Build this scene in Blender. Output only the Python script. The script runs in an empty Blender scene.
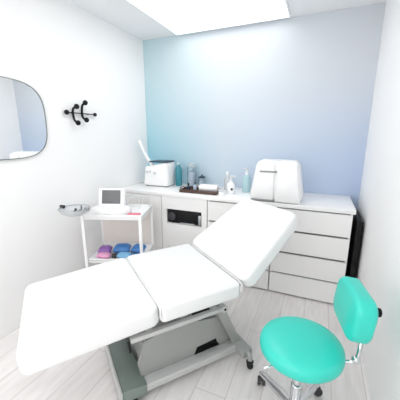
import bpy, bmesh, math, random
from mathutils import Vector, Matrix
random.seed(4)
PI = math.pi
scene = bpy.context.scene
COL = scene.collection

# ------------------------------------------------------------------ materials
def mat(name, color, rough=0.5, metal=0.0, noise=0.0, nscale=8.0, bump=0.0, trans=0.0, coat=0.0, alpha=1.0):
    m = bpy.data.materials.new(name); m.use_nodes = True
    nt = m.node_tree; b = nt.nodes['Principled BSDF']
    b.inputs['Base Color'].default_value = (*color, 1)
    b.inputs['Roughness'].default_value = rough
    b.inputs['Metallic'].default_value = metal
    b.inputs['Transmission Weight'].default_value = trans
    b.inputs['Coat Weight'].default_value = coat
    b.inputs['Alpha'].default_value = alpha
    if noise or bump:
        tc = nt.nodes.new('ShaderNodeTexCoord'); n = nt.nodes.new('ShaderNodeTexNoise')
        n.inputs['Scale'].default_value = nscale; n.inputs['Detail'].default_value = 4
        nt.links.new(tc.outputs['Object'], n.inputs['Vector'])
        if noise:
            r = nt.nodes.new('ShaderNodeValToRGB')
            r.color_ramp.elements[0].color = (*[max(0, c*(1-noise)) for c in color], 1)
            r.color_ramp.elements[1].color = (*[min(1, c*(1+noise)) for c in color], 1)
            nt.links.new(n.outputs['Fac'], r.inputs['Fac']); nt.links.new(r.outputs['Color'], b.inputs['Base Color'])
        if bump:
            bp = nt.nodes.new('ShaderNodeBump'); bp.inputs['Strength'].default_value = bump; bp.inputs['Distance'].default_value = 0.01
            nt.links.new(n.outputs['Fac'], bp.inputs['Height']); nt.links.new(bp.outputs['Normal'], b.inputs['Normal'])
    return m

def emis(name, color, strength):
    m = bpy.data.materials.new(name); m.use_nodes = True
    nt = m.node_tree; nt.nodes.clear()
    e = nt.nodes.new('ShaderNodeEmission'); o = nt.nodes.new('ShaderNodeOutputMaterial')
    e.inputs['Color'].default_value = (*color, 1); e.inputs['Strength'].default_value = strength
    nt.links.new(e.outputs[0], o.inputs[0]); return m

M = {}
M['wall'] = mat('white_wall_paint', (.90, .90, .90), .75, noise=.012, nscale=3, bump=.02)
M['wall_r'] = mat('white_wall_paint_right', (.90, .90, .90), .75, noise=.012, nscale=3, bump=.02)
M['ceil'] = mat('ceiling_paint', (.86, .865, .87), .8, noise=.01, nscale=3)
M['vinyl'] = mat('white_vinyl', (.80, .80, .805), .38, noise=.012, nscale=5, bump=.03)
M['piping'] = mat('grey_seam', (.78, .78, .79), .6, noise=.05)
M['frame'] = mat('grey_painted_steel', (.35, .36, .35), .38, .25, noise=.05, nscale=6)
M['frame_l'] = mat('light_grey_painted_steel', (.53, .54, .535), .35, .2, noise=.04, nscale=6)
M['frame_g'] = mat('green_grey_steel_cover', (.20, .245, .225), .42, .2, noise=.06, nscale=6)
M['black'] = mat('black_plastic', (.008, .008, .009), .5, noise=.2)
M['rubber'] = mat('black_rubber', (.02, .02, .022), .7, noise=.2)
M['darkgrey'] = mat('dark_grey_plastic', (.055, .055, .058), .45, noise=.1)
M['chrome'] = mat('chrome', (.72, .73, .75), .14, 1.0, noise=.02)
M['steel'] = mat('brushed_steel', (.55, .56, .58), .28, 1.0, noise=.05, nscale=20)
M['teal'] = mat('turquoise_vinyl', (.03, .59, .49), .36, noise=.03, nscale=7, bump=.04, coat=.15)
M['cab'] = mat('white_laminate', (.87, .865, .86), .35, noise=.012, nscale=3)
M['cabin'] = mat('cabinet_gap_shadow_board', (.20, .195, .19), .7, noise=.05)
M['top'] = mat('white_worktop', (.90, .90, .90), .28, noise=.015, nscale=6)
M['plastic'] = mat('white_plastic', (.88, .885, .89), .3, noise=.01)
M['plastic_g'] = mat('pale_grey_plastic', (.62, .64, .66), .35, noise=.03)
M['slot'] = mat('grey_slot', (.30, .31, .32), .5, noise=.05)
M['navy'] = mat('dark_navy_plastic', (.02, .05, .085), .35, noise=.1)
M['screen'] = mat('grey_display_glass', (.16, .165, .17), .55, noise=.10, nscale=25)
M['brown'] = mat('dark_brown_tray', (.075, .04, .03), .4, noise=.25, nscale=12)
M['towel'] = mat('white_terry_cloth', (.90, .90, .91), .95, noise=.02, nscale=40, bump=.5)
M['tealglass'] = mat('teal_bottle_plastic', (.06, .34, .42), .12, noise=.15, nscale=6, trans=.35)
M['aqua'] = mat('pale_aqua_plastic', (.55, .78, .82), .2, noise=.1, nscale=6, trans=.3)
M['clear'] = mat('clear_glass', (.93, .965, .98), .04, noise=.01, trans=1.0)
M['cotton'] = mat('pale_blue_cotton', (.62, .72, .86), .9, noise=.12, nscale=25, bump=.4)
M['frosted'] = mat('frosted_clear_plastic', (.80, .83, .85), .25, noise=.05, trans=.45)
M['mirror'] = mat('mirror_silver', (.97, .985, .985), .015, 1.0, noise=.004)
M['mframe'] = mat('mirror_rim', (.20, .21, .20), .3, .8, noise=.05)
M['purple'] = mat('violet_packet', (.30, .13, .45), .4, noise=.35, nscale=14)
M['pink'] = mat('pink_packet', (.78, .36, .58), .45, noise=.2, nscale=10)
M['red'] = mat('rose_red_packet', (.75, .22, .28), .45, noise=.2, nscale=10)
M['blue'] = mat('blue_packet', (.045, .20, .52), .4, noise=.35, nscale=14)
M['sky'] = mat('light_blue_packet', (.20, .48, .74), .4, noise=.25, nscale=14)
M['beige'] = mat('beige_panel', (.80, .74, .69), .6, noise=.03)
M['diff'] = emis('panel_light_diffuser', (1.0, .995, .985), 1.5)

for k in ('black', 'rubber', 'darkgrey'): M[k].node_tree.nodes['Principled BSDF'].inputs['Specular IOR Level'].default_value = .2
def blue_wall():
    m = mat('blue_wall_gradient', (.5, .62, .75), .6); nt = m.node_tree; b = nt.nodes['Principled BSDF']
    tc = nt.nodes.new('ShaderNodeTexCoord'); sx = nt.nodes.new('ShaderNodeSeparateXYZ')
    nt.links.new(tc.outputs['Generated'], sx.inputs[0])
    # base colour shifts from aqua at the left to pale periwinkle at the right, deeper towards the foot
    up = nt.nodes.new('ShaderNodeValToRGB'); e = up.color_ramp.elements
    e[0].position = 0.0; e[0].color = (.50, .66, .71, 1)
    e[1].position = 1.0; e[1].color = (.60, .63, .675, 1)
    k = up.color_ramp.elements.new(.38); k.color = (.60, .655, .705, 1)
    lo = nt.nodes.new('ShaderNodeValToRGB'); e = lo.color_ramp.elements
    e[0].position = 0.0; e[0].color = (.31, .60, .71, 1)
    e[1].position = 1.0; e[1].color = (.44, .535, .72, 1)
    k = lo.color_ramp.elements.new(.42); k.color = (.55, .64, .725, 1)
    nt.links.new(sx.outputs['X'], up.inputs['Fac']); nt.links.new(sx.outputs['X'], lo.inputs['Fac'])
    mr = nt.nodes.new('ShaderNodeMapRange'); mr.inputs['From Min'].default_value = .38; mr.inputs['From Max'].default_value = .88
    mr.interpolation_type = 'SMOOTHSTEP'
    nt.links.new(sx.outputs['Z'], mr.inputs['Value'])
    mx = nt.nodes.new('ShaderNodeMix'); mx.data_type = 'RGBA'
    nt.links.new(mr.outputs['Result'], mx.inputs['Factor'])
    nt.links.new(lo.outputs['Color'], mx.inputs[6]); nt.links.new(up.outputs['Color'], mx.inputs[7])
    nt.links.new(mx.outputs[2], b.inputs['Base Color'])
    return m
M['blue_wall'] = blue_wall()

def floor_mat():
    m = mat('pale_wood_floor', (.8, .78, .77), .42); nt = m.node_tree; b = nt.nodes['Principled BSDF']
    tc = nt.nodes.new('ShaderNodeTexCoord'); mp = nt.nodes.new('ShaderNodeMapping')
    mp.inputs['Rotation'].default_value = (0, 0, PI/2)
    nt.links.new(tc.outputs['Object'], mp.inputs['Vector'])
    br = nt.nodes.new('ShaderNodeTexBrick')
    br.inputs['Scale'].default_value = 1.0; br.inputs['Brick Width'].default_value = 1.25; br.inputs['Row Height'].default_value = .19
    br.inputs['Mortar Size'].default_value = .0025; br.inputs['Bias'].default_value = 0
    br.inputs['Color1'].default_value = (.86, .835, .83, 1); br.inputs['Color2'].default_value = (.81, .785, .78, 1)
    br.inputs['Mortar'].default_value = (.62, .59, .58, 1)
    nt.links.new(mp.outputs['Vector'], br.inputs['Vector'])
    n = nt.nodes.new('ShaderNodeTexNoise'); n.inputs['Scale'].default_value = 5; n.inputs['Detail'].default_value = 6
    mp2 = nt.nodes.new('ShaderNodeMapping'); mp2.inputs['Scale'].default_value = (6, .8, 1)
    nt.links.new(tc.outputs['Object'], mp2.inputs['Vector']); nt.links.new(mp2.outputs['Vector'], n.inputs['Vector'])
    r = nt.nodes.new('ShaderNodeValToRGB'); r.color_ramp.elements[0].color = (.88, .875, .87, 1); r.color_ramp.elements[1].color = (1, 1, 1, 1)
    r.color_ramp.elements[0].position = .3; r.color_ramp.elements[1].position = .65
    nt.links.new(n.outputs['Fac'], r.inputs['Fac'])
    mx = nt.nodes.new('ShaderNodeMix'); mx.data_type = 'RGBA'; mx.blend_type = 'MULTIPLY'; mx.inputs['Factor'].default_value = 1
    nt.links.new(br.outputs['Color'], mx.inputs[6]); nt.links.new(r.outputs['Color'], mx.inputs[7])
    nt.links.new(mx.outputs[2], b.inputs['Base Color']); return m
M['floor'] = floor_mat()

# ------------------------------------------------------------------ helpers
def obj(name, bm, m, parent=None, smooth=True, label=None):
    me = bpy.data.meshes.new(name)
    bmesh.ops.recalc_face_normals(bm, faces=bm.faces[:])
    bm.to_mesh(me); bm.free()
    mats = m if isinstance(m, (list, tuple)) else [m]
    for x in mats: me.materials.append(x)
    if smooth:
        for p in me.polygons: p.use_smooth = True
        me.set_sharp_from_angle(angle=math.radians(38))
    o = bpy.data.objects.new(name, me); COL.objects.link(o)
    if parent: o.parent = parent
    if label: o['label'] = label
    return o

def tag(o, label, cat, group=None):
    o['label'] = label; o['category'] = cat
    if group: o['group'] = group
    return o

def thing(name, label, cat, loc=(0, 0, 0), rz=0, group=None):
    o = bpy.data.objects.new(name, None); COL.objects.link(o); o.empty_display_size = .1
    o.location = loc; o.rotation_euler = (0, 0, rz)
    return tag(o, label, cat, group)

def struct(name, bm, m, parent=None, smooth=False):
    o = obj(name, bm, m, parent, smooth)
    if not parent: o['kind'] = 'structure'
    return o

def add_box(bm, x0, x1, y0, y1, z0, z1, bev=0.0, mtx=None, seg=2):
    vs = [bm.verts.new((x, y, z)) for z in (z0, z1) for x, y in ((x0, y0), (x1, y0), (x1, y1), (x0, y1))]
    fs = [bm.faces.new([vs[i] for i in f]) for f in ((0, 3, 2, 1), (4, 5, 6, 7), (0, 1, 5, 4), (1, 2, 6, 5), (2, 3, 7, 6), (3, 0, 4, 7))]
    if bev:
        es = list({e for f in fs for e in f.edges})
        r = bmesh.ops.bevel(bm, geom=es, offset=bev, segments=seg, profile=.5, affect='EDGES')
        vs = list({v for f in r['faces'] for v in f.verts} | {v for v in vs if v.is_valid})
    if mtx is not None: bmesh.ops.transform(bm, matrix=mtx, verts=[v for v in vs if v.is_valid])
    return bm

def box(x0, x1, y0, y1, z0, z1, bev=0.0, mtx=None): return add_box(bmesh.new(), x0, x1, y0, y1, z0, z1, bev, mtx)

def add_lathe(bm, prof, n=32, mtx=None):
    rings = []
    for r, z in prof:
        if r < 1e-5: rings.append([bm.verts.new((0, 0, z))])
        else: rings.append([bm.verts.new((r*math.cos(2*PI*i/n), r*math.sin(2*PI*i/n), z)) for i in range(n)])
    for a, b in zip(rings, rings[1:]):
        for i in range(n):
            j = (i+1) % n
            if len(a) == 1 and len(b) == 1: continue
            if len(a) == 1: bm.faces.new((a[0], b[i], b[j]))
            elif len(b) == 1: bm.faces.new((a[i], a[j], b[0]))
            else: bm.faces.new((a[i], a[j], b[j], b[i]))
    if prof[0] != prof[-1]:
        for ring in (rings[0], rings[-1]):
            if len(ring) > 2: bm.faces.new(ring)
    if mtx is not None: bmesh.ops.transform(bm, matrix=mtx, verts=[v for r in rings for v in r])
    return bm
def lathe(prof, n=32, mtx=None): return add_lathe(bmesh.new(), prof, n, mtx)

def smooth_path(pts, k=6):
    P = [Vector(p) for p in pts]
    if len(P) < 3 or k <= 1: return P
    out = []
    for i in range(len(P)-1):
        p0 = P[max(0, i-1)]; p1 = P[i]; p2 = P[i+1]; p3 = P[min(len(P)-1, i+2)]
        for s in range(k):
            t = s/k
            out.append(.5*((2*p1)+(p2-p0)*t+(2*p0-5*p1+4*p2-p3)*t*t+(3*p1-p0-3*p2+p3)*t**3))
    out.append(P[-1]); return out

def add_tube(bm, pts, r, n=10, k=1):
    P = smooth_path(pts, k); rings = []; nrm = None
    for i, p in enumerate(P):
        t = (P[min(i+1, len(P)-1)]-P[max(i-1, 0)]).normalized()
        if nrm is None:
            a = Vector((0, 0, 1)) if abs(t.z) < .9 else Vector((1, 0, 0)); nrm = t.cross(a).normalized()
        nrm = (nrm-t*nrm.dot(t)).normalized(); b = t.cross(nrm)
        rr = r[i] if isinstance(r, (list, tuple)) else r
        rings.append([bm.verts.new(p+(nrm*math.cos(2*PI*j/n)+b*math.sin(2*PI*j/n))*rr) for j in range(n)])
    for a, b in zip(rings, rings[1:]):
        for j in range(n): bm.faces.new((a[j], a[(j+1) % n], b[(j+1) % n], b[j]))
    bm.faces.new(rings[0]); bm.faces.new(rings[-1]); return bm
def tube(pts, r, n=10, k=1): return add_tube(bmesh.new(), pts, r, n, k)

def add_sphere(bm, c, r, sc=(1, 1, 1), u=16, v=10):
    m = Matrix.Translation(c) @ Matrix.Diagonal((*[r*s for s in sc], 1))
    bmesh.ops.create_uvsphere(bm, u_segments=u, v_segments=v, radius=1, matrix=m); return bm

def rr_outline(hx0, hx1, ly, r, n=8, inset=0.0):
    """rounded trapezoid: half width hx0 at y=0, hx1 at y=ly"""
    r = max(r-inset, .004)
    cs = [(-hx0, 0), (hx0, 0), (hx1, ly), (-hx1, ly)]
    ins = []
    for (x, y) in cs:
        ins.append((x-math.copysign(inset+r, x), (inset+r) if y == 0 else ly-inset-r))
    pts = []
    for (cx, cy), a0 in zip(ins, (PI, 1.5*PI, 0, .5*PI)):
        for i in range(n+1):
            a = a0+(.5*PI)*i/n; pts.append((cx+r*math.cos(a), cy+r*math.sin(a)))
    return pts

def cushion(hx0, hx1, ly, t, r, er, crown=0.0, mtx=None, n=8):
    """soft slab in local x (width) / y (length), top at z=0 and bottom at -t"""
    bm = bmesh.new(); lev = []
    K = 6
    for i in range(K+1):
        a = .5*PI*i/K; lev.append((er*(1-math.cos(.5*PI-a)), -t+er*(1-math.sin(a)) if False else -t+er-er*math.cos(a)))
    lev = [(er-er*math.sin(.5*PI*i/K), -t+er-er*math.cos(.5*PI*i/K)) for i in range(K+1)]
    lev += [(er-er*math.cos(.5*PI*i/K), -er+er*math.sin(.5*PI*i/K)) for i in range(K+1)]
    m = min(hx0, hx1, ly/2)
    for q in (.25, .45, .65, .85):
        ins = er+(m-er)*q*.95; lev.append((ins, crown*(1-(1-q)**2)))
    rings = []
    for ins, z in lev:
        pts = rr_outline(hx0, hx1, ly, r, n, 0)
        cx, cy = 0, ly/2
        o2 = rr_outline(hx0, hx1, ly, r, n, min(ins, m*.97))
        rings.append([bm.verts.new((x, y, z)) for x, y in o2])
    N = len(rings[0])
    for a, b in zip(rings, rings[1:]):
        for i in range(N): bm.faces.new((a[i], a[(i+1) % N], b[(i+1) % N], b[i]))
    bm.faces.new(rings[0]); bm.faces.new(rings[-1])
    if mtx is not None: bmesh.ops.transform(bm, matrix=mtx, verts=bm.verts[:])
    return bm

def frame_mtx(o, ex, ey):
    ex = Vector(ex).normalized(); ey = Vector(ey); ey = (ey-ex*ey.dot(ex)).normalized(); ez = ex.cross(ey)
    m = Matrix((ex, ey, ez)).transposed().to_4x4(); m.translation = Vector(o); return m

def copy_tree(o, parent=None):
    c = o.copy(); COL.objects.link(c)
    if parent: c.parent = parent
    for ch in list(o.children): copy_tree(ch, c)
    return c

# ------------------------------------------------------------------ the room
XL, XR, YB, YF, ZC = -2.09, .40, 3.10, -1.30, 2.61
TH = .1
struct('floor', box(XL-TH, XR+TH, YF-TH, YB+TH, -TH, 0), M['floor'])
struct('ceiling', box(XL-TH, XR+TH, YF-TH, YB+TH, ZC, ZC+TH), M['ceil'])
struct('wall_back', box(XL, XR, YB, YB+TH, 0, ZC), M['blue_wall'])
struct('wall_left', box(XL-TH, XL, YF, YB, 0, ZC), M['wall'])
struct('wall_right', box(XR, XR+TH, YF, YB, 0, ZC), M['wall_r'])
bm = bmesh.new()   # unseen wall behind the viewer; its wide window is added for fill light
wx0, wx1, wz0, wz1 = -1.85, .15, .75, 2.35
add_box(bm, XL, wx0, YF-TH, YF, 0, ZC); add_box(bm, wx1, XR, YF-TH, YF, 0, ZC)
add_box(bm, wx0, wx1, YF-TH, YF, 0, wz0); add_box(bm, wx0, wx1, YF-TH, YF, wz1, ZC)
struct('wall_front', bm, M['wall'])
bm = bmesh.new()
for a in ((wx0, wx0+.05, wz0, wz1), (wx1-.05, wx1, wz0, wz1), (wx0, wx1, wz0, wz0+.05), (wx0, wx1, wz1-.05, wz1), (-.875, -.825, wz0, wz1)):
    add_box(bm, a[0], a[1], YF-.07, YF-.03, a[2], a[3])
struct('fill_window_1', bm, M['plastic'])

# ceiling light panels
def ceiling_panel(x0, x1, y0, y1, label):
    t = thing('ceiling_light', label, 'ceiling light', ((x0+x1)/2, (y0+y1)/2, ZC), 0)
    hx, hy = (x1-x0)/2, (y1-y0)/2
    f = bmesh.new(); w = .012
    for a in ((-hx, -hx+w, -hy, hy), (hx-w, hx, -hy, hy), (-hx+w, hx-w, -hy, -hy+w), (-hx+w, hx-w, hy-w, hy)):
        add_box(f, *a, -.022, 0)
    obj('frame', f, M['plastic'], t, False)
    obj('diffuser', box(-hx+w, hx-w, -hy+w, hy-w, -.018, -.002), M['diff'], t, False)
    return t
ceiling_panel(-1.60, -.375, 1.35, 3.045, 'large bright white rectangular ceiling light panel meeting the blue wall')

ceiling_panel(-1.60, -.375, -1.05, .75, 'second rectangular ceiling panel added unseen as fill light, further from the blue wall')  # unseen panel, added to even out the light from above

# ------------------------------------------------------------------ wall mirror
def mirror():
    t = thing('wall_mirror', 'rounded square mirror with thin dark rim hanging on the left wall', 'mirror', (XL, 1.29, 1.61))
    hy, hz = .352, .285
    def outl(s, n=72):
        pts = []
        for i in range(n):
            a = 2*PI*i/n; c, q = math.cos(a), math.sin(a); e = 2/3.3
            pts.append((math.copysign(abs(c)**e, c)*(hy-s), math.copysign(abs(q)**e, q)*(hz-s)))
        return pts
    bm = bmesh.new(); prev = None
    rings = []
    for s, x in ((0, 0.0), (0, .018), (.005, .02), (.006, .012)):
        rings.append([bm.verts.new((x, y, z)) for y, z in outl(s)])
    for a, b in zip(rings, rings[1:]):
        for i in range(len(a)): bm.faces.new((a[i], a[(i+1) % len(a)], b[(i+1) % len(a)], b[i]))
    obj('rim', bm, M['mframe'], t)
    bm = bmesh.new()
    r0 = [bm.verts.new((.004, y, z)) for y, z in outl(.0055)]; r1 = [bm.verts.new((.015, y, z)) for y, z in outl(.0055)]
    for i in range(len(r0)): bm.faces.new((r0[i], r0[(i+1) % len(r0)], r1[(i+1) % len(r0)], r1[i]))
    bm.faces.new(r0); bm.faces.new(r1)
    obj('mirror_glass', bm, M['mirror'], t)
mirror()

# ------------------------------------------------------------------ coat rack on the left wall
def coat_rack():
    t = thing('coat_rack', 'black wall coat rack, thin rail with curved double hooks and round knobs', 'coat rack', (XL, 2.01, 1.694))
    bm = tube([(.022, -.16, 0), (.022, .165, 0)], .0045)
    for y in (-.09, .09): add_tube(bm, [(0, y, 0), (.022, y, 0)], .006)
    obj('rail', bm, M['black'], t)
    for y in (-.165, .170):
        bm = add_sphere(bmesh.new(), (.026, y, 0), .021 if y < 0 else .018)
        if y < 0: add_tube(bm, [(.026, y, 0), (.026, y-.03, 0)], [.014, .003])
        obj('end_knob', bm, M['black'], t)
    for y, zt, zb in ((-.100, .050, -.085), (.005, .092, -.055)):
        bm = tube([(.05, y+.022, zt), (.034, y+.004, zt*.72), (.028, y, 0), (.034, y+.004, zb*.72), (.05, y+.02, zb)], .0105, 10, 6)
        add_sphere(bm, (.055, y+.024, zt+.004), .023); add_sphere(bm, (.055, y+.022, zb-.002), .023)
        obj('hook', bm, M['black'], t)
coat_rack()

# ------------------------------------------------------------------ cabinets under the back wall
YC = 2.50                     # front face of the drawer fronts
def carcass(x0, x1, name, label, cat, group=None):
    t = thing(name, label, cat, ((x0+x1)/2, (YC+YB)/2, 0)); return t, (x1-x0)/2, (YB-YC)/2
def drawer_front(t, x0, x1, z0, z1, hy, pull=True):
    d = obj('drawer', box(x0, x1, -hy, -hy+.02, z0, z1, .002), M['cab'], t, False)
    return d
def drawer_chest(x0, x1, label):
    t, hx, hy = carcass(x0, x1, 'drawer_cabinet', label, 'cabinet')
    bm = bmesh.new()
    add_box(bm, -hx+.001, -hx+.018, -hy+.021, hy-.006, .012, .861); add_box(bm, hx-.018, hx-.001, -hy+.021, hy-.006, .012, .861)
    add_box(bm, -hx+.018, hx-.018, hy-.02, hy-.006, .012, .861); add_box(bm, -hx+.018, hx-.018, -hy+.021, hy-.02, .012, .03)
    obj('carcass', bm, M['cab'], t, False)
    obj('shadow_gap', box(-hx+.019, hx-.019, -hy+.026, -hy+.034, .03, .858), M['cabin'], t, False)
    zs = [.012, .222, .437, .651]; h = .204
    for z in zs: drawer_front(t, -hx+.004, hx-.004, z+.004, z+h-.004, hy)
    obj('plinth', box(-hx+.02, hx-.02, -hy+.04, hy-.03, 0, .012), M['cabin'], t, False)
    return t
drawer_chest(-.348, .300, 'white four drawer cabinet beside the right wall, behind the turquoise stool')
drawer_chest(-1.000, -.352, 'white drawer cabinet mostly hidden behind the raised bed backrest')

def niche_cabinet(x0, x1):
    t, hx, hy = carcass(x0, x1, 'niche_cabinet', 'white cabinet with an open slot holding a black device', 'cabinet')
    bm = bmesh.new()
    nz0, nz1 = .565, .725
    nx0, nx1 = -hx+.06, hx-.06
    add_box(bm, -hx+.001, nx0, -hy, hy-.006, .012, .861); add_box(bm, nx1, hx-.001, -hy, hy-.006, .012, .861)
    add_box(bm, nx0, nx1, -hy, hy-.006, nz1, .861); add_box(bm, nx0, nx1, -hy+.021, hy-.006, nz0-.02, nz0)
    add_box(bm, nx0, nx1, hy-.03, hy-.006, nz0, nz1)
    add_box(bm, nx0, nx1, -hy+.021, hy-.006, .012, .04)
    obj('carcass', bm, M['cab'], t, False)
    obj('drawer', box(nx0, nx1, -hy, -hy+.02, .30, nz0-.004, .002), M['cab'], t, False)
    obj('drawer', box(nx0, nx1, -hy, -hy+.02, .014, .294, .002), M['cab'], t, False)
    obj('plinth', box(-hx+.02, hx-.02, -hy+.04, hy-.03, 0, .012), M['cabin'], t, False)
    return (x0+x1)/2
NX0, NX1 = -1.535, -1.004
nxc = niche_cabinet(NX0, NX1)

# black device sitting in the slot
t = thing('audio_player', 'black boxy device with round dial sitting in the white cabinet slot', 'device', (nxc, 2.60, .5655))
obj('body', box(-.203, .203, -.088, .15, .004, .153, .012), M['black'], t)
obj('dial', lathe([(0, 0), (.045, 0), (.045, .010), (.030, .016), (0, .016)], 24, frame_mtx((-.145, -.088, .078), (1, 0, 0), (0, 0, 1))), M['darkgrey'], t)
obj('front_panel', box(-.06, .12, -.091, -.086, .03, .115, .003), M['black'], t)
obj('corner_trim', box(.165, .197, -.095, -.085, .012, .118, .008), M['steel'], t, label='silver corner trim')
obj('lower_trim', box(-.05, .12, -.093, -.086, .006, .020, .003), M['steel'], t, label='silver lower edge strip')

def cupboard(x0, x1):
    t, hx, hy = carcass(x0, x1, 'cupboard', 'plain white cupboard against the left wall behind the trolley', 'cabinet')
    bm = bmesh.new()
    add_box(bm, -hx+.001, hx-.001, -hy+.021, hy-.006, .012, .861)
    obj('carcass', bm, M['cab'], t, False)
    for a, b in ((-hx+.003, -.002), (.002, hx-.003)):
        d = obj('door', box(a, b, -hy, -hy+.02, .015, .858, .002), M['cab'], t, False)
        xx = b-.04 if a < -.1 else a+.04
        obj('handle', tube([(xx, -hy, .70), (xx, -hy-.025, .70), (xx, -hy-.025, .80), (xx, -hy, .80)], .005), M['plastic'], d)
    obj('plinth', box(-hx+.02, hx-.02, -hy+.04, hy-.03, 0, .012), M['cabin'], t, False)
cupboard(XL+.004, NX0-.004)
wt = obj('worktop', box(XL+.003, .315, YC-.008, YB-.003, .8625, .900, .004), M['top'])
tag(wt, 'long white worktop over the cabinets along the blue wall', 'worktop')
ZT = .9005

t = thing('gap_dark_panel', 'narrow dark panel added to darken the gap between drawer cabinet and right wall', 'panel', (.360, 2.76, 0))
obj('board', box(-.024, .024, -.22, .22, .012, .80, .008), M['black'], t)  # black board added to darken the narrow gap beside the cabinet
for yy in (-.15, .15): obj('foot', box(-.026, .026, yy-.03, yy+.03, 0, .013, .003), M['rubber'], t)
# ------------------------------------------------------------------ things on the worktop
def rbox(x0, x1, y0, y1, z0, z1, b, taper=0, seg=5):
    bm = bmesh.new(); add_box(bm, x0, x1, y0, y1, z0, z1, b, None, seg)
    if taper:
        cx, cy = (x0+x1)/2, (y0+y1)/2
        for v in bm.verts:
            k = 1-taper*(v.co.z-z0)/(z1-z0); v.co.x = cx+(v.co.x-cx)*k; v.co.y = cy+(v.co.y-cy)*(1-(1-k)*.5)
    return bm
t = thing('towel_warmer', 'white rounded countertop towel warmer with grey handle slot behind the backrest', 'towel warmer', (-.345, 2.66, ZT))
obj('body', rbox(-.245, .245, -.150, .150, .002, .372, .055, .24), M['plastic'], t)
bmd = rbox(-.225, -.012, -.168, -.14, .022, .350, .012, 0, 3)
for v in bmd.verts:
    k = .24*(v.co.z-.002)/.37; v.co.x = v.co.x*(1-k*(1 if v.co.x < -.1 else .2)); v.co.y += .018*(v.co.z/.37)*1.05
d = obj('door', bmd, M['plastic'], t)
bmd = rbox(.002, .225, -.172, -.14, .006, .352, .016, 0, 3)
for v in bmd.verts:
    k = .24*(v.co.z-.002)/.37; v.co.x = v.co.x*(1-k*(1 if v.co.x > .1 else .1)); v.co.y += .018*(v.co.z/.37)*1.05
obj('side_panel', bmd, M['plastic'], t)
obj('handle', box(-.145, .010, -.166, -.150, .272, .288, .005), M['slot'], d, label='grey handle slot')
obj('base_gap', box(-.215, -.004, -.160, -.140, .008, .022, .002), M['slot'], t, label='grey gap below the door')
obj('vent', box(-.10, .02, -.06, -.02, .370, .377, .003), M['plastic_g'], t)

t = thing('facial_machine', 'white boxy facial machine with dark lid and jointed arm at worktop left end', 'machine', (-1.755, 2.86, ZT))
bm = rbox(-.185, .145, -.10, .12, .006, .285, .022, .04, 3)
for v in bm.verts:      # sloping left shoulder
    if v.co.z > .2 and v.co.x < -.12: v.co.z -= .05; v.co.x += .02
obj('body', bm, M['plastic'], t)
obj('lid', box(-.10, .135, -.095, .115, .2845, .300, .005), M['navy'], t, label='dark navy lid')
for x, z in ((-.13, .17), (-.085, .175), (-.02, .16)):
    obj('control_knob', lathe([(0, 0), (.017, 0), (.015, .014), (0, .014)], 16, frame_mtx((x, -.0985, z), (1, 0, 0), (0, 0, 1))), M['plastic_g'], t)
obj('side_panel', box(.1405, .147, -.08, .10, .03, .25, .002), M['plastic'], t)
obj('arm', tube([(-.12, .03, .22), (-.20, .0, .36), (-.275, -.02, .54)], [.020]*4+[.018]*4+[.016], 10, 4), M['plastic'], t)
for x, y in ((-.15, -.07), (.12, -.07), (-.15, .09), (.12, .09)):
    obj('foot', lathe([(0, 0), (.015, 0), (.015, .008), (0, .008)], 12, Matrix.Translation((x, y, 0))), M['darkgrey'], t)

def bottle(name, label, cat, loc, prof, m, cap=None, capm=None, group=None, n=24):
    t = thing(name, label, cat, loc)
    if group: t['group'] = group
    obj('body', lathe(prof, n), m, t)
    if cap: obj('cap', lathe(cap, n), capm, t)
    return t
bottle('lotion_bottle', 'tall dark teal bottle standing right of the facial machine', 'bottle', (-1.545, 2.93, ZT),
       [(0, 0), (.036, 0), (.040, .006), (.040, .20), (.030, .225), (.018, .24), (.018, .255), (0, .255)], M['tealglass'],
       [(0, .253), (.021, .253), (.021, .285), (0, .287)], M['aqua'])

def jar(label, loc, r, h, fill, lid=M['steel'], dot=False):
    t = thing('glass_jar', label, 'jar', loc)
    obj('glass', lathe([(0, 0), (r-.004, 0), (r, .006), (r, h-.02), (r-.008, h), (r-.011, h), (r-.004, h-.022), (r-.004, .010), (0, .008)], 28), M['clear'], t)
    obj('cotton_filling', lathe([(0, .011), (r-.008, .011), (r-.006, h*.5*fill), (r-.02, h*fill*.9), (0, h*fill)], 20), M['cotton'], t)
    l = obj('lid', lathe([(0, h-.002), (r-.003, h-.002), (r-.002, h+.010), (r-.015, h+.016), (0, h+.018)], 28), lid, t)
    obj('knob', add_sphere(bmesh.new(), (0, 0, h+.027), .012), lid, l)
    return t
jar('tallest clear glass jar of pale cotton, between teal bottle and brown tray', (-1.40, 2.99, ZT), .055, .24, .75, M['frosted'])
jar('short clear glass jar with dark round lid knob behind the brown tray', (-1.265, 2.99, ZT), .045, .105, .7, M['navy'])

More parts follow.
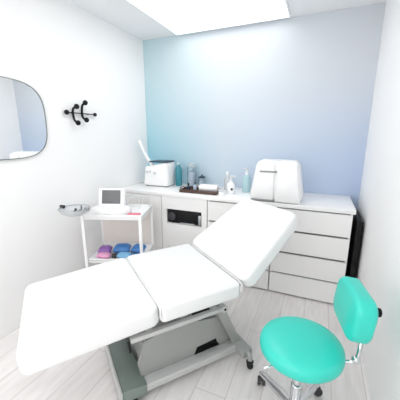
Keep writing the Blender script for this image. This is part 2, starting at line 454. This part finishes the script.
t = thing('tray', 'dark brown wooden tray on the worktop above the slot cabinet', 'tray', (-1.145, 2.68, ZT))
bm = bmesh.new(); add_box(bm, -.205, .205, -.10, .10, 0, .010, .003)
for a in ((-.21, -.196, -.105, .105), (.196, .21, -.105, .105), (-.196, .196, -.105, -.092), (-.196, .196, .092, .105)):
    add_box(bm, *a, .001, .034, .003)
obj('tray_body', bm, M['brown'], t)
for s in (-1, 1): obj('handle', tube([(s*.205, -.045, .028), (s*.232, -.04, .036), (s*.232, .04, .036), (s*.205, .045, .028)], .005, 8, 4), M['brown'], t)
def roll(label, loc, L, r, rz):
    t = thing('rolled_towel', label, 'towel', loc, rz)
    bm = bmesh.new(); P = []
    n = 90; spiral = []
    for i in range(n+1):
        a = i/n*2*PI*3.2; rad = r*(.15+.85*i/n); spiral.append((rad*math.cos(a), rad*math.sin(a)))
    for i in range(n):
        pass
    prev = None
    for (c, q) in spiral:
        rowv = [bm.verts.new((x, c, r+q)) for x in (-L/2, -L/2+.004, 0, L/2-.004, L/2)]
        if prev:
            for k in range(4): bm.faces.new((prev[k], prev[k+1], rowv[k+1], rowv[k]))
        prev = rowv
    o = obj('cloth', bm, M['towel'], t)
    md = o.modifiers.new('thick', 'SOLIDIFY'); md.thickness = .008; md.offset = -1
    return t
roll('white rolled hand towel lying in the brown tray', (-1.055, 2.672, ZT+.0112), .20, .040, .03)
for x, y, lb in ((-1.28, 2.65, 'small dark dropper bottle at left end of the brown tray'), (-1.235, 2.72, 'small blue glass vial standing behind in the brown tray')):
    bottle('vial', lb, 'bottle', (x, y, ZT+.0105), [(0, 0), (.016, 0), (.018, .004), (.018, .045), (.008, .055), (.008, .062), (0, .062)],
           M['navy'] if x < -1.25 else M['cotton'], [(0, .061), (.010, .061), (.010, .082), (0, .084)], M['black'] if x < -1.25 else M['navy'])

def pump(label, loc, rz, r, h, m):
    t = thing('pump_bottle', label, 'bottle', loc, rz)
    obj('body', lathe([(0, 0), (r-.003, 0), (r, .005), (r, h*.78), (r*.7, h*.92), (r*.35, h), (0, h)], 26), m, t)
    obj('collar', lathe([(0, h-.002), (r*.42, h-.002), (r*.42, h+.018), (0, h+.02)], 20), M['plastic'], t)
    p = obj('pump_head', tube([(0, 0, h+.015), (0, 0, h+.055)], .006), M['plastic'], t)
    obj('nozzle', tube([(-.014, 0, h+.056), (.03, 0, h+.058), (.052, 0, h+.050)], [.011, .010, .006]), M['plastic_g'], p)
    return t
pump('white pump bottle with dark label dot right of the brown tray', (-.825, 2.72, ZT), .3, .042, .125, M['plastic'])
t0 = [o for o in scene.objects if o.name == 'pump_bottle'][0]
obj('label_dot', lathe([(0, 0), (.013, 0), (.013, .002), (0, .002)], 16, frame_mtx((.010, -.0412, .055), (1, 0, 0), (0, 0, 1))), M['darkgrey'], t0)
pump('taller pale aqua pump bottle close behind the bed backrest', (-.70, 2.88, ZT), 2.6, .045, .19, M['aqua'])
bottle('spray_bottle', 'frosted clear bottle between rolled towel and white pump bottle', 'bottle', (-.93, 2.93, ZT),
       [(0, 0), (.034, 0), (.037, .005), (.037, .11), (.02, .15), (.014, .165), (0, .165)], M['frosted'],
       [(0, .163), (.016, .163), (.016, .195), (.010, .20), (0, .20)], M['plastic'])
bottle('squat_jar', 'squat white cream jar with grey band beside the white pump bottle', 'jar', (-.885, 2.60, ZT),
       [(0, 0), (.027, 0), (.030, .004), (.030, .035), (.027, .040), (0, .040)], M['plastic'],
       [(0, .041), (.030, .041), (.031, .044), (.031, .058), (.027, .062), (0, .062)], M['plastic_g'])

# ------------------------------------------------------------------ trolley
TX, TY, TR = -1.725, 2.03, math.radians(20)
t = thing('trolley', 'white metal treatment trolley with two trays between left wall and cabinets', 'trolley', (TX, TY, 0), TR)
def on_trolley(x, y): return (TX+x*math.cos(TR)-y*math.sin(TR), TY+x*math.sin(TR)+y*math.cos(TR))
hx, hy = .275, .20
def tray_bm(z, rim):
    bm = bmesh.new(); add_box(bm, -hx, hx, -hy, hy, z-.012, z, .003)
    for a in ((-hx, -hx+.012, -hy, hy), (hx-.012, hx, -hy, hy), (-hx+.012, hx-.012, -hy, -hy+.012), (-hx+.012, hx-.012, hy-.012, hy)):
        add_box(bm, *a, z-.03, z+rim, .003)
    return bm
obj('top_tray', tray_bm(.79, .018), M['plastic'], t)
obj('lower_shelf', tray_bm(.37, .012), M['plastic'], t)
obj('back_panel', box(-hx+.02, hx-.02, hy-.011, hy-.002, .39, .755), M['beige'], t, False, label='pale beige back panel')
for sx in (-1, 1):
    for sy in (-1, 1):
        p = obj('post', box(sx*(hx-.014)-.014, sx*(hx-.014)+.014, sy*(hy+.008)-.010, sy*(hy+.008)+.010, .07, .80, .004), M['plastic'], t)
        w = bmesh.new(); add_lathe(w, [(0, -.012), (.028, -.012), (.031, 0), (.028, .012), (0, .012)], 18, frame_mtx((sx*(hx-.014), sy*(hy+.008), .0315), (0, 0, 1), (1, 0, 0)))
        add_box(w, sx*(hx-.014)-.008, sx*(hx-.014)+.008, sy*(hy+.008)-.006, sy*(hy+.008)+.006, .055, .074)
        obj('caster', w, M['darkgrey'], t)
obj('rail', tube([(hx-.02, hy-.02, .80), (hx-.02, hy-.02, .90), (.02, hy-.02, .90), (.02, hy-.02, .80)], .006, 10, 1), M['plastic_g'], t)
obj('holder_arm', tube([(-hx+.01, -hy+.05, .785), (-hx+.02, -hy-.03, .81), (-hx+.03, -hy-.065, .866)], .008, 10, 5), M['plastic'], t)
# bowl held by the arm
(bx, by), bz = on_trolley(-.235, -.375), .862
t = thing('bowl', 'clear grey shallow bowl with two clip handles on the trolley side arm', 'bowl', (bx, by, bz))
obj('bowl_body', lathe([(0, 0), (.06, .001), (.10, .022), (.118, .05), (.121, .05), (.103, .018), (.062, -.004), (0, -.005)], 36), M['plastic_g'], t)
obj('rim', lathe([(.116, .049), (.122, .049), (.122, .055), (.116, .055), (.116, .049)], 36), M['steel'], t)
for a, m in ((PI*1.02, M['darkgrey']), (.12, M['slot'])):
    c, s = math.cos(a), math.sin(a)
    obj('clip', box(-.022, .022, -.012, .012, .042, .068, .006, Matrix.Translation((.124*c, .124*s, 0)) @ Matrix.Rotation(a, 4, 'Z')), m, t)
obj('probe', tube([(-.02, -.02, .012), (.05, .02, .04), (.09, -.01, .085)], .007, 8, 4), M['slot'], t, label='grey probe lying in the bowl')
obj('probe', tube([(.02, -.05, .02), (.06, -.05, .045), (.085, -.06, .07)], .009, 8, 4), M['darkgrey'], t, label='dark probe lying in the bowl')

# device with the grey screen on the trolley
t = thing('screen_device', 'white desktop beauty device with square grey screen on the trolley top', 'device', (*on_trolley(-.045, -.07), .7905), TR)
bm = bmesh.new()
n = 40; rings = []; c_ = .105
for s, z in ((.94, .0), (1.0, .012), (1.0, .034), (.94, .052), (.80, .060)):
    rings.append([bm.verts.new((.185*s*math.copysign(abs(math.cos(2*PI*i/n))**.75, math.cos(2*PI*i/n)), c_*s*math.copysign(abs(math.sin(2*PI*i/n))**.75, math.sin(2*PI*i/n)), z)) for i in range(n)])
for a, b in zip(rings, rings[1:]):
    for i in range(n): bm.faces.new((a[i], a[(i+1) % n], b[(i+1) % n], b[i]))
bm.faces.new(rings[0]); bm.faces.new(rings[-1])
obj('base', bm, M['plastic'], t)
obj('base_band', lathe([(.150, .014), (.187, .014), (.187, .020), (.150, .020), (.150, .014)], 40, Matrix.Diagonal((1.002, .57, 1, 1))), M['plastic_g'], t, label='grey band round the base')
sm = Matrix.Translation((0, .005, .040)) @ Matrix.Rotation(math.radians(-14), 4, 'X')
h = obj('screen_housing', box(-.125, .125, -.012, .030, 0, .19, .012, sm), M['plastic'], t)
obj('display', box(-.088, .088, -.0145, -.010, .045, .172, .001, sm), M['screen'], h, label='dark grey display')
for k in range(3): obj('button', lathe([(0, 0), (.008, 0), (.007, .004), (0, .004)], 12, Matrix.Translation((-.05+.05*k, -.065, .0575))), M['plastic_g'], t)
obj('cable', tube([(.10, .05, .05), (.16, .09, .13), (.20, .10, .15), (.235, .11, .06), (.24, .10, .012)], .004, 8, 6), M['plastic_g'], t)

def packet(name, label, cat, x, y, z, sx, sy, sz, m, rz=0, ry=0, puff=.0):
    bm = bmesh.new(); add_box(bm, -sx/2, sx/2, -sy/2, sy/2, 0, sz, min(sx, sy, sz)*.25, None, 3)
    o = obj(name, bm, m); o.location = (*on_trolley(x, y), z); o.rotation_euler = (0, ry, rz+TR)
    return tag(o, label, cat)
packet('packet', 'flat rose red packet lying on the trolley top right end', 'packet', +.19, -.14, .791, .11, .055, .018, M['red'], .0)
S = .3705
def pouch(label, x, y, z, sx, sy, sz, m, rz):
    bm = bmesh.new(); N = 12; grid = {}
    for side in (0, 1):
        for i in range(N+1):
            for j in range(N+1):
                u, w = 2*i/N-1, 2*j/N-1
                hgt = ((1-u**4)*(1-w**4))**.6*sz/2
                grid[side, i, j] = bm.verts.new((u*sx/2, w*sy/2, sz/2+(hgt if side else -hgt)))
        for i in range(N):
            for j in range(N):
                q = [grid[side, i, j], grid[side, i+1, j], grid[side, i+1, j+1], grid[side, i, j+1]]
                bm.faces.new(q if side else q[::-1])
    bmesh.ops.remove_doubles(bm, verts=bm.verts[:], dist=.0002)
    o = obj('pouch', bm, m); o.location = (*on_trolley(x, y), z); o.rotation_euler = (0, 0, rz+TR); return tag(o, label, 'pouch')
pouch('violet pouch at the left of the trolley lower shelf', -0.145, -.05, S, .12, .11, .075, M['purple'], .1)
pouch('pink pouch in front of the violet one on the trolley shelf', -0.120, -.150, S, .13, .07, .05, M['pink'], -.05)
pouch('largest deep blue pouch in the middle of the trolley lower shelf', 0.015, -.02, S, .16, .13, .085, M['blue'], .1)
pouch('light blue pouch in front of the deep blue one on the trolley shelf', 0.075, -.142, S, .13, .075, .055, M['sky'], -.05)
pouch('dark blue pouch at the right of the trolley lower shelf', .175, -.01, S, .12, .13, .08, M['blue'], -.1)
packet('box', 'small black box between pink and light blue pouches on the trolley shelf', 'box', -0.022, -.145, S, .045, .04, .04, M['darkgrey'], .0)
packet('box', 'flat pale blue box at the front right of the trolley shelf', 'box', .19, -.13, S, .08, .06, .03, M['sky'], .1)

# ------------------------------------------------------------------ treatment bed
TH_B = math.radians(52)
JX, JY = -.632, 1.673
bed = thing('treatment_bed', 'white padded treatment bed with raised backrest on grey lifting base', 'treatment bed', (JX, JY, 0), TH_B)
W = .355
# local: +x towards the head, -y is the side near the viewer
ZB = .65
def slab_m(o, along): return frame_mtx(o, (0, -1, 0), along)     # cushion x -> across, y -> along
seat = obj('seat_cushion', cushion(W, W, .507, .105, .03, .024, .006, slab_m((-.513, 0, ZB), (1, 0, 0))), M['vinyl'], bed)
dl = Vector((-.63, 0, -.05)).normalized()
leg = obj('leg_cushion', cushion(W, W-.012, .632, .105, .055, .024, .006, frame_mtx((-.516, 0, ZB), (0, 1, 0), dl)), M['vinyl'], bed)
AB = math.radians(35); db = Vector((math.cos(AB), 0, math.sin(AB)))
back = obj('backrest_cushion', cushion(W, W-.06, .60, .105, .06, .026, .006, slab_m((-.001, 0, ZB+.003), db)), M['vinyl'], bed)
for c, x, z in ((seat, -.514, ZB-.018), (back, 0.0, ZB-.018)):
    obj('seam', tube([(x, -W+.01, z-.05), (x, -W+.006, z), (x, -W+.04, z+.010), (x, W-.04, z+.010), (x, W-.006, z), (x, W-.01, z-.05)], .005), M['piping'], c, label='grey seam between cushions')
# frames under the cushions
bm = bmesh.new()
for s in (-1, 1):
    add_box(bm, -.66, -.085, s*.285-.015, s*.285+.015, .450, .476, .004)
for x in (-.55, -.14):
    add_box(bm, x-.015, x+.015, -.285, .285, .45, .478, .003)
    for s in (-.2, .2): add_box(bm, x-.02, x+.02, s-.02, s+.02, .47, .546, .003)
uf = obj('upper_frame', bm, M['frame_l'], bed)
for s in (-1, 1):
    obj('end_cap', lathe([(0, -.019), (.022, -.018), (.022, .018), (0, .019)], 20, frame_mtx((-.085, s*.285, .4635), (1, 0, 0), (0, 0, 1))), M['frame_l'], uf)
    obj('bolt', lathe([(0, -.021), (.008, -.021), (.008, .021), (0, .021)], 12, frame_mtx((-.085, s*.285, .4635), (1, 0, 0), (0, 0, 1))), M['black'], uf)
bm = bmesh.new()
for s in (-1, 1): add_tube(bm, [(.03, s*.22, .52), (.44, s*.22, .80)], .014)
add_tube(bm, [(.42, -.22, .79), (.42, .22, .79)], .012)
obj('backrest_support', bm, M['frame'], bed)
bm = bmesh.new()
for s in (-1, 1): add_box(bm, -1.06, -.52, s*.26-.014, s*.26+.014, -.03, 0, .004)
bmesh.ops.transform(bm, matrix=Matrix.Translation((-.52, 0, .537)) @ Matrix.Rotation(math.radians(-4.5), 4, 'Y') @ Matrix.Translation((.52, 0, 0)), verts=bm.verts[:])
obj('leg_support', bm, M['frame_l'], bed)
# floor base
bm = bmesh.new()
for s in (-1, 1): add_box(bm, -.62, .10, s*.215-.035, s*.215+.035, .055, .105, .006)
base = obj('base_frame', bm, M['frame_l'], bed)
bm = box(-.715, -.575, -.255, .255, .045, .112, .008)
for v in bm.verts:
    if v.co.z > .1 and v.co.x < -.69: v.co.z += .012
obj('foot_cover', bm, M['frame_g'], base, label='green grey cover plate across the foot end')
obj('edge_trim', box(-.728, -.7155, -.258, .258, .02, .128, .003), M['frame_l'], base, label='light grey edge trim')
obj('head_beam', box(.045, .125, -.33, .33, .060, .118, .010), M['frame'], base)
for sy in (-1, 1):
    for x, yy in ((.085, .335), (-.65, .215)):
        w = bmesh.new()
        add_lathe(w, [(0, -.016), (.024, -.016), (.030, -.008), (.030, .008), (.024, .016), (0, .016)], 20, frame_mtx((x, sy*(yy+.02), .0305), (0, 0, 1), (.4, .9, 0)))
        if x > 0:
            add_box(w, x-.020, x+.020, sy*(yy+.02)-.018, sy*(yy+.02)+.018, .040, .066, .006)
        obj('caster', w, M['rubber'], bed, label=None)
    obj('caster_arm', tube([(.085, sy*.30, .105), (.085, sy*.345, .095), (.085, sy*.357, .062)], .017, 10, 3), M['frame'], base)
# lifting arm: wide closed panels
bm = bmesh.new()
prof = [(-.585, .075), (-.605, .20), (-.555, .335), (-.25, .405), (-.20, .345), (-.06, .325), (.055, .12), (-.05, .115), (-.07, .165), (-.215, .155), (-.25, .075)]
for y0, y1 in ((-.182, -.165), (.165, .182)):
    a = [bm.verts.new((x, y0, z)) for x, z in prof]; b = [bm.verts.new((x, y1, z)) for x, z in prof]
    bm.faces.new(a); bm.faces.new(b)
    for i in range(len(prof)): bm.faces.new((a[i], a[(i+1) % len(prof)], b[(i+1) % len(prof)], b[i]))
add_box(bm, -.57, -.28, -.165, .165, .13, .32)
obj('lift_arm', bm, M['frame'], bed, False)
for s in (-1, 1):
    obj('lift_strut', box(-.030, .030, s*.215-.016, s*.215+.016, 0, .40, .005, Matrix.Translation((.075, 0, .10)) @ Matrix.Rotation(math.radians(-25), 4, 'Y')), M['frame'], bed)
obj('motor', box(-.24, -.03, -.16, -.02, .075, .18, .006), M['black'], bed, label='black motor block')
obj('motor', box(-.23, -.06, -.16, -.02, .33, .44, .006), M['black'], bed, label='black motor block')
obj('upper_bar', tube([(-.50, -.235, .425), (-.10, -.25, .425)], .012), M['frame_l'], bed)
obj('foot_pedal', tube([(-.60, .02, .12), (-.61, .02, .20)], .007), M['darkgrey'], bed)

# ------------------------------------------------------------------ stool
SX, SY, SZ = -.002, 1.245, .545
st = thing('stool', 'turquoise padded stool with backrest on chrome five star base with casters', 'stool', (SX, SY, 0))
R = .196
prof = [(0, -.075), (R-.03, -.075), (R-.012, -.070), (R-.003, -.058), (R, -.04), (R-.002, -.024), (R-.010, -.010), (R-.024, -.001), (R-.05, .006), (R*.5, .010), (0, .011)]
obj('seat', lathe([(r, z+SZ-.008) for r, z in prof], 56), M['teal'], st)
obj('seat_plate', lathe([(0, SZ-.095), (.09, SZ-.095), (.10, SZ-.085), (.10, SZ-.081), (0, SZ-.081)], 28), M['darkgrey'], st)
obj('column', lathe([(0, .13), (.028, .13), (.028, .27), (.024, .275), (.019, .277), (.019, SZ-.09), (0, SZ-.09)], 28), M['chrome'], st)
obj('lift_lever', tube([(-.02, -.01, SZ-.10), (-.10, -.10, SZ-.105), (-.15, -.13, SZ-.12)], .006, 8, 4), M['chrome'], st)
hub = obj('hub', lathe([(0, .085), (.045, .085), (.048, .095), (.042, .135), (.030, .15), (0, .15)], 28), M['chrome'], st)
a0 = math.atan2(1.43-SY, -.205-SX)
for k in range(5):
    a = a0+k*2*PI/5; c, s = math.cos(a), math.sin(a)
    bm = bmesh.new(); rings = []
    for d, w, z0, z1 in ((.02, .026, .095, .135), (.12, .022, .092, .124), (.22, .017, .083, .108), (.275, .015, .072, .092), (.288, .010, .072, .086)):
        rings.append([bm.verts.new((d*c-q*w*s, d*s+q*w*c, z)) for q, z in ((-1, z0), (1, z0), (1, z1-.006), (.6, z1), (-.6, z1), (-1, z1-.006))])
    for p, q in zip(rings, rings[1:]):
        for i in range(6): bm.faces.new((p[i], p[(i+1) % 6], q[(i+1) % 6], q[i]))
    bm.faces.new(rings[0]); bm.faces.new(rings[-1])
    L = obj('leg', bm, M['chrome'], st)
    w = bmesh.new(); tw = a+.9
    for off in (-.014, .014):
        add_lathe(w, [(0, -.009), (.022, -.009), (.0255, -.004), (.0255, .004), (.022, .009), (0, .009)], 18,
                  frame_mtx((.275*c+off*math.cos(tw), .275*s+off*math.sin(tw), .026), (0, 0, 1), (math.sin(tw), -math.cos(tw), 0)))
    add_tube(w, [(.275*c, .275*s, .026), (.275*c, .275*s, .076)], .007)
    add_sphere(w, (.275*c, .275*s, .044), .019, (1, 1, .8))
    obj('caster', w, M['darkgrey'], L)
# backrest
bd = Vector((.235, .05, 0)); ang = math.atan2(bd.y, bd.x)
BX, BY, BZ = .165, .062, .725
ez = Vector((-math.cos(ang), -math.sin(ang), .10)).normalized()    # pad front normal, towards the seat
ex = Vector((-math.sin(ang), math.cos(ang), 0))
ey = ez.cross(ex)
if ey.z < 0: ex = -ex; ey = ez.cross(ex)
org = Vector((BX, BY, BZ))-ey*.105
bk = obj('backrest', cushion(.15, .15, .21, .09, .07, .026, .008, frame_mtx(org, ex, ey)), M['teal'], st)
bc = Vector((BX, BY, BZ))-ez*.093
kn = bc
obj('backrest_knob', lathe([(0, -.004), (.009, -.004), (.009, .030), (.020, .032), (.022, .040), (.020, .066), (0, .068)], 18, frame_mtx(kn+Vector((0, 0, .0)), ex, -ey if (ex.cross(-ey)).dot(ez) < 0 else ey)), M['black'], st, label='black round knob')
obj('backrest_bar', tube([bc-ez*.006+Vector((0, 0, .03)), bc-ez*.006-Vector((0, 0, .10)), (.255, .05, SZ-.02), (.235, .04, SZ-.085), (.14, .03, SZ-.098), (.03, 0, SZ-.098)], .010, 10, 6), M['chrome'], st)
obj('joint_knob', add_sphere(bmesh.new(), (.245, .04, SZ-.07), .021), M['chrome'], st)

# ------------------------------------------------------------------ fill light through the added window, camera, colour
w = bpy.data.worlds.new('daylight'); scene.world = w; w.use_nodes = True
w.node_tree.nodes['Background'].inputs['Color'].default_value = (1.0, .99, .985, 1)
w.node_tree.nodes['Background'].inputs['Strength'].default_value = .9
ld = bpy.data.lights.new('window_fill', 'AREA'); ld.shape = 'RECTANGLE'; ld.size = 1.9; ld.size_y = 1.5; ld.energy = 12; ld.color = (1, .99, .985)  # fill lamp added outside the unseen window
lo = bpy.data.objects.new('window_fill', ld); COL.objects.link(lo)
lo.location = (-.85, YF-.16, 1.55); lo.rotation_euler = (math.radians(90), 0, 0)

F, H, XV = 275.0, 135.0, 322.0
p = math.atan((200-H)/F); yaw = math.atan((XV-200)/math.hypot(F, 200-H))
cd = bpy.data.cameras.new('camera'); cam = bpy.data.objects.new('camera', cd); COL.objects.link(cam)
cd.sensor_width = 36; cd.lens = 36*F/400; cd.clip_start = .02
cam.location = (0, 0, 1.5); cam.rotation_euler = (PI/2-p, 0, yaw)
scene.camera = cam
scene.view_settings.view_transform = 'Standard'
scene.view_settings.look = 'None'
scene.view_settings.exposure = 0.86
scene.cycles.max_bounces = 10; scene.cycles.diffuse_bounces = 6
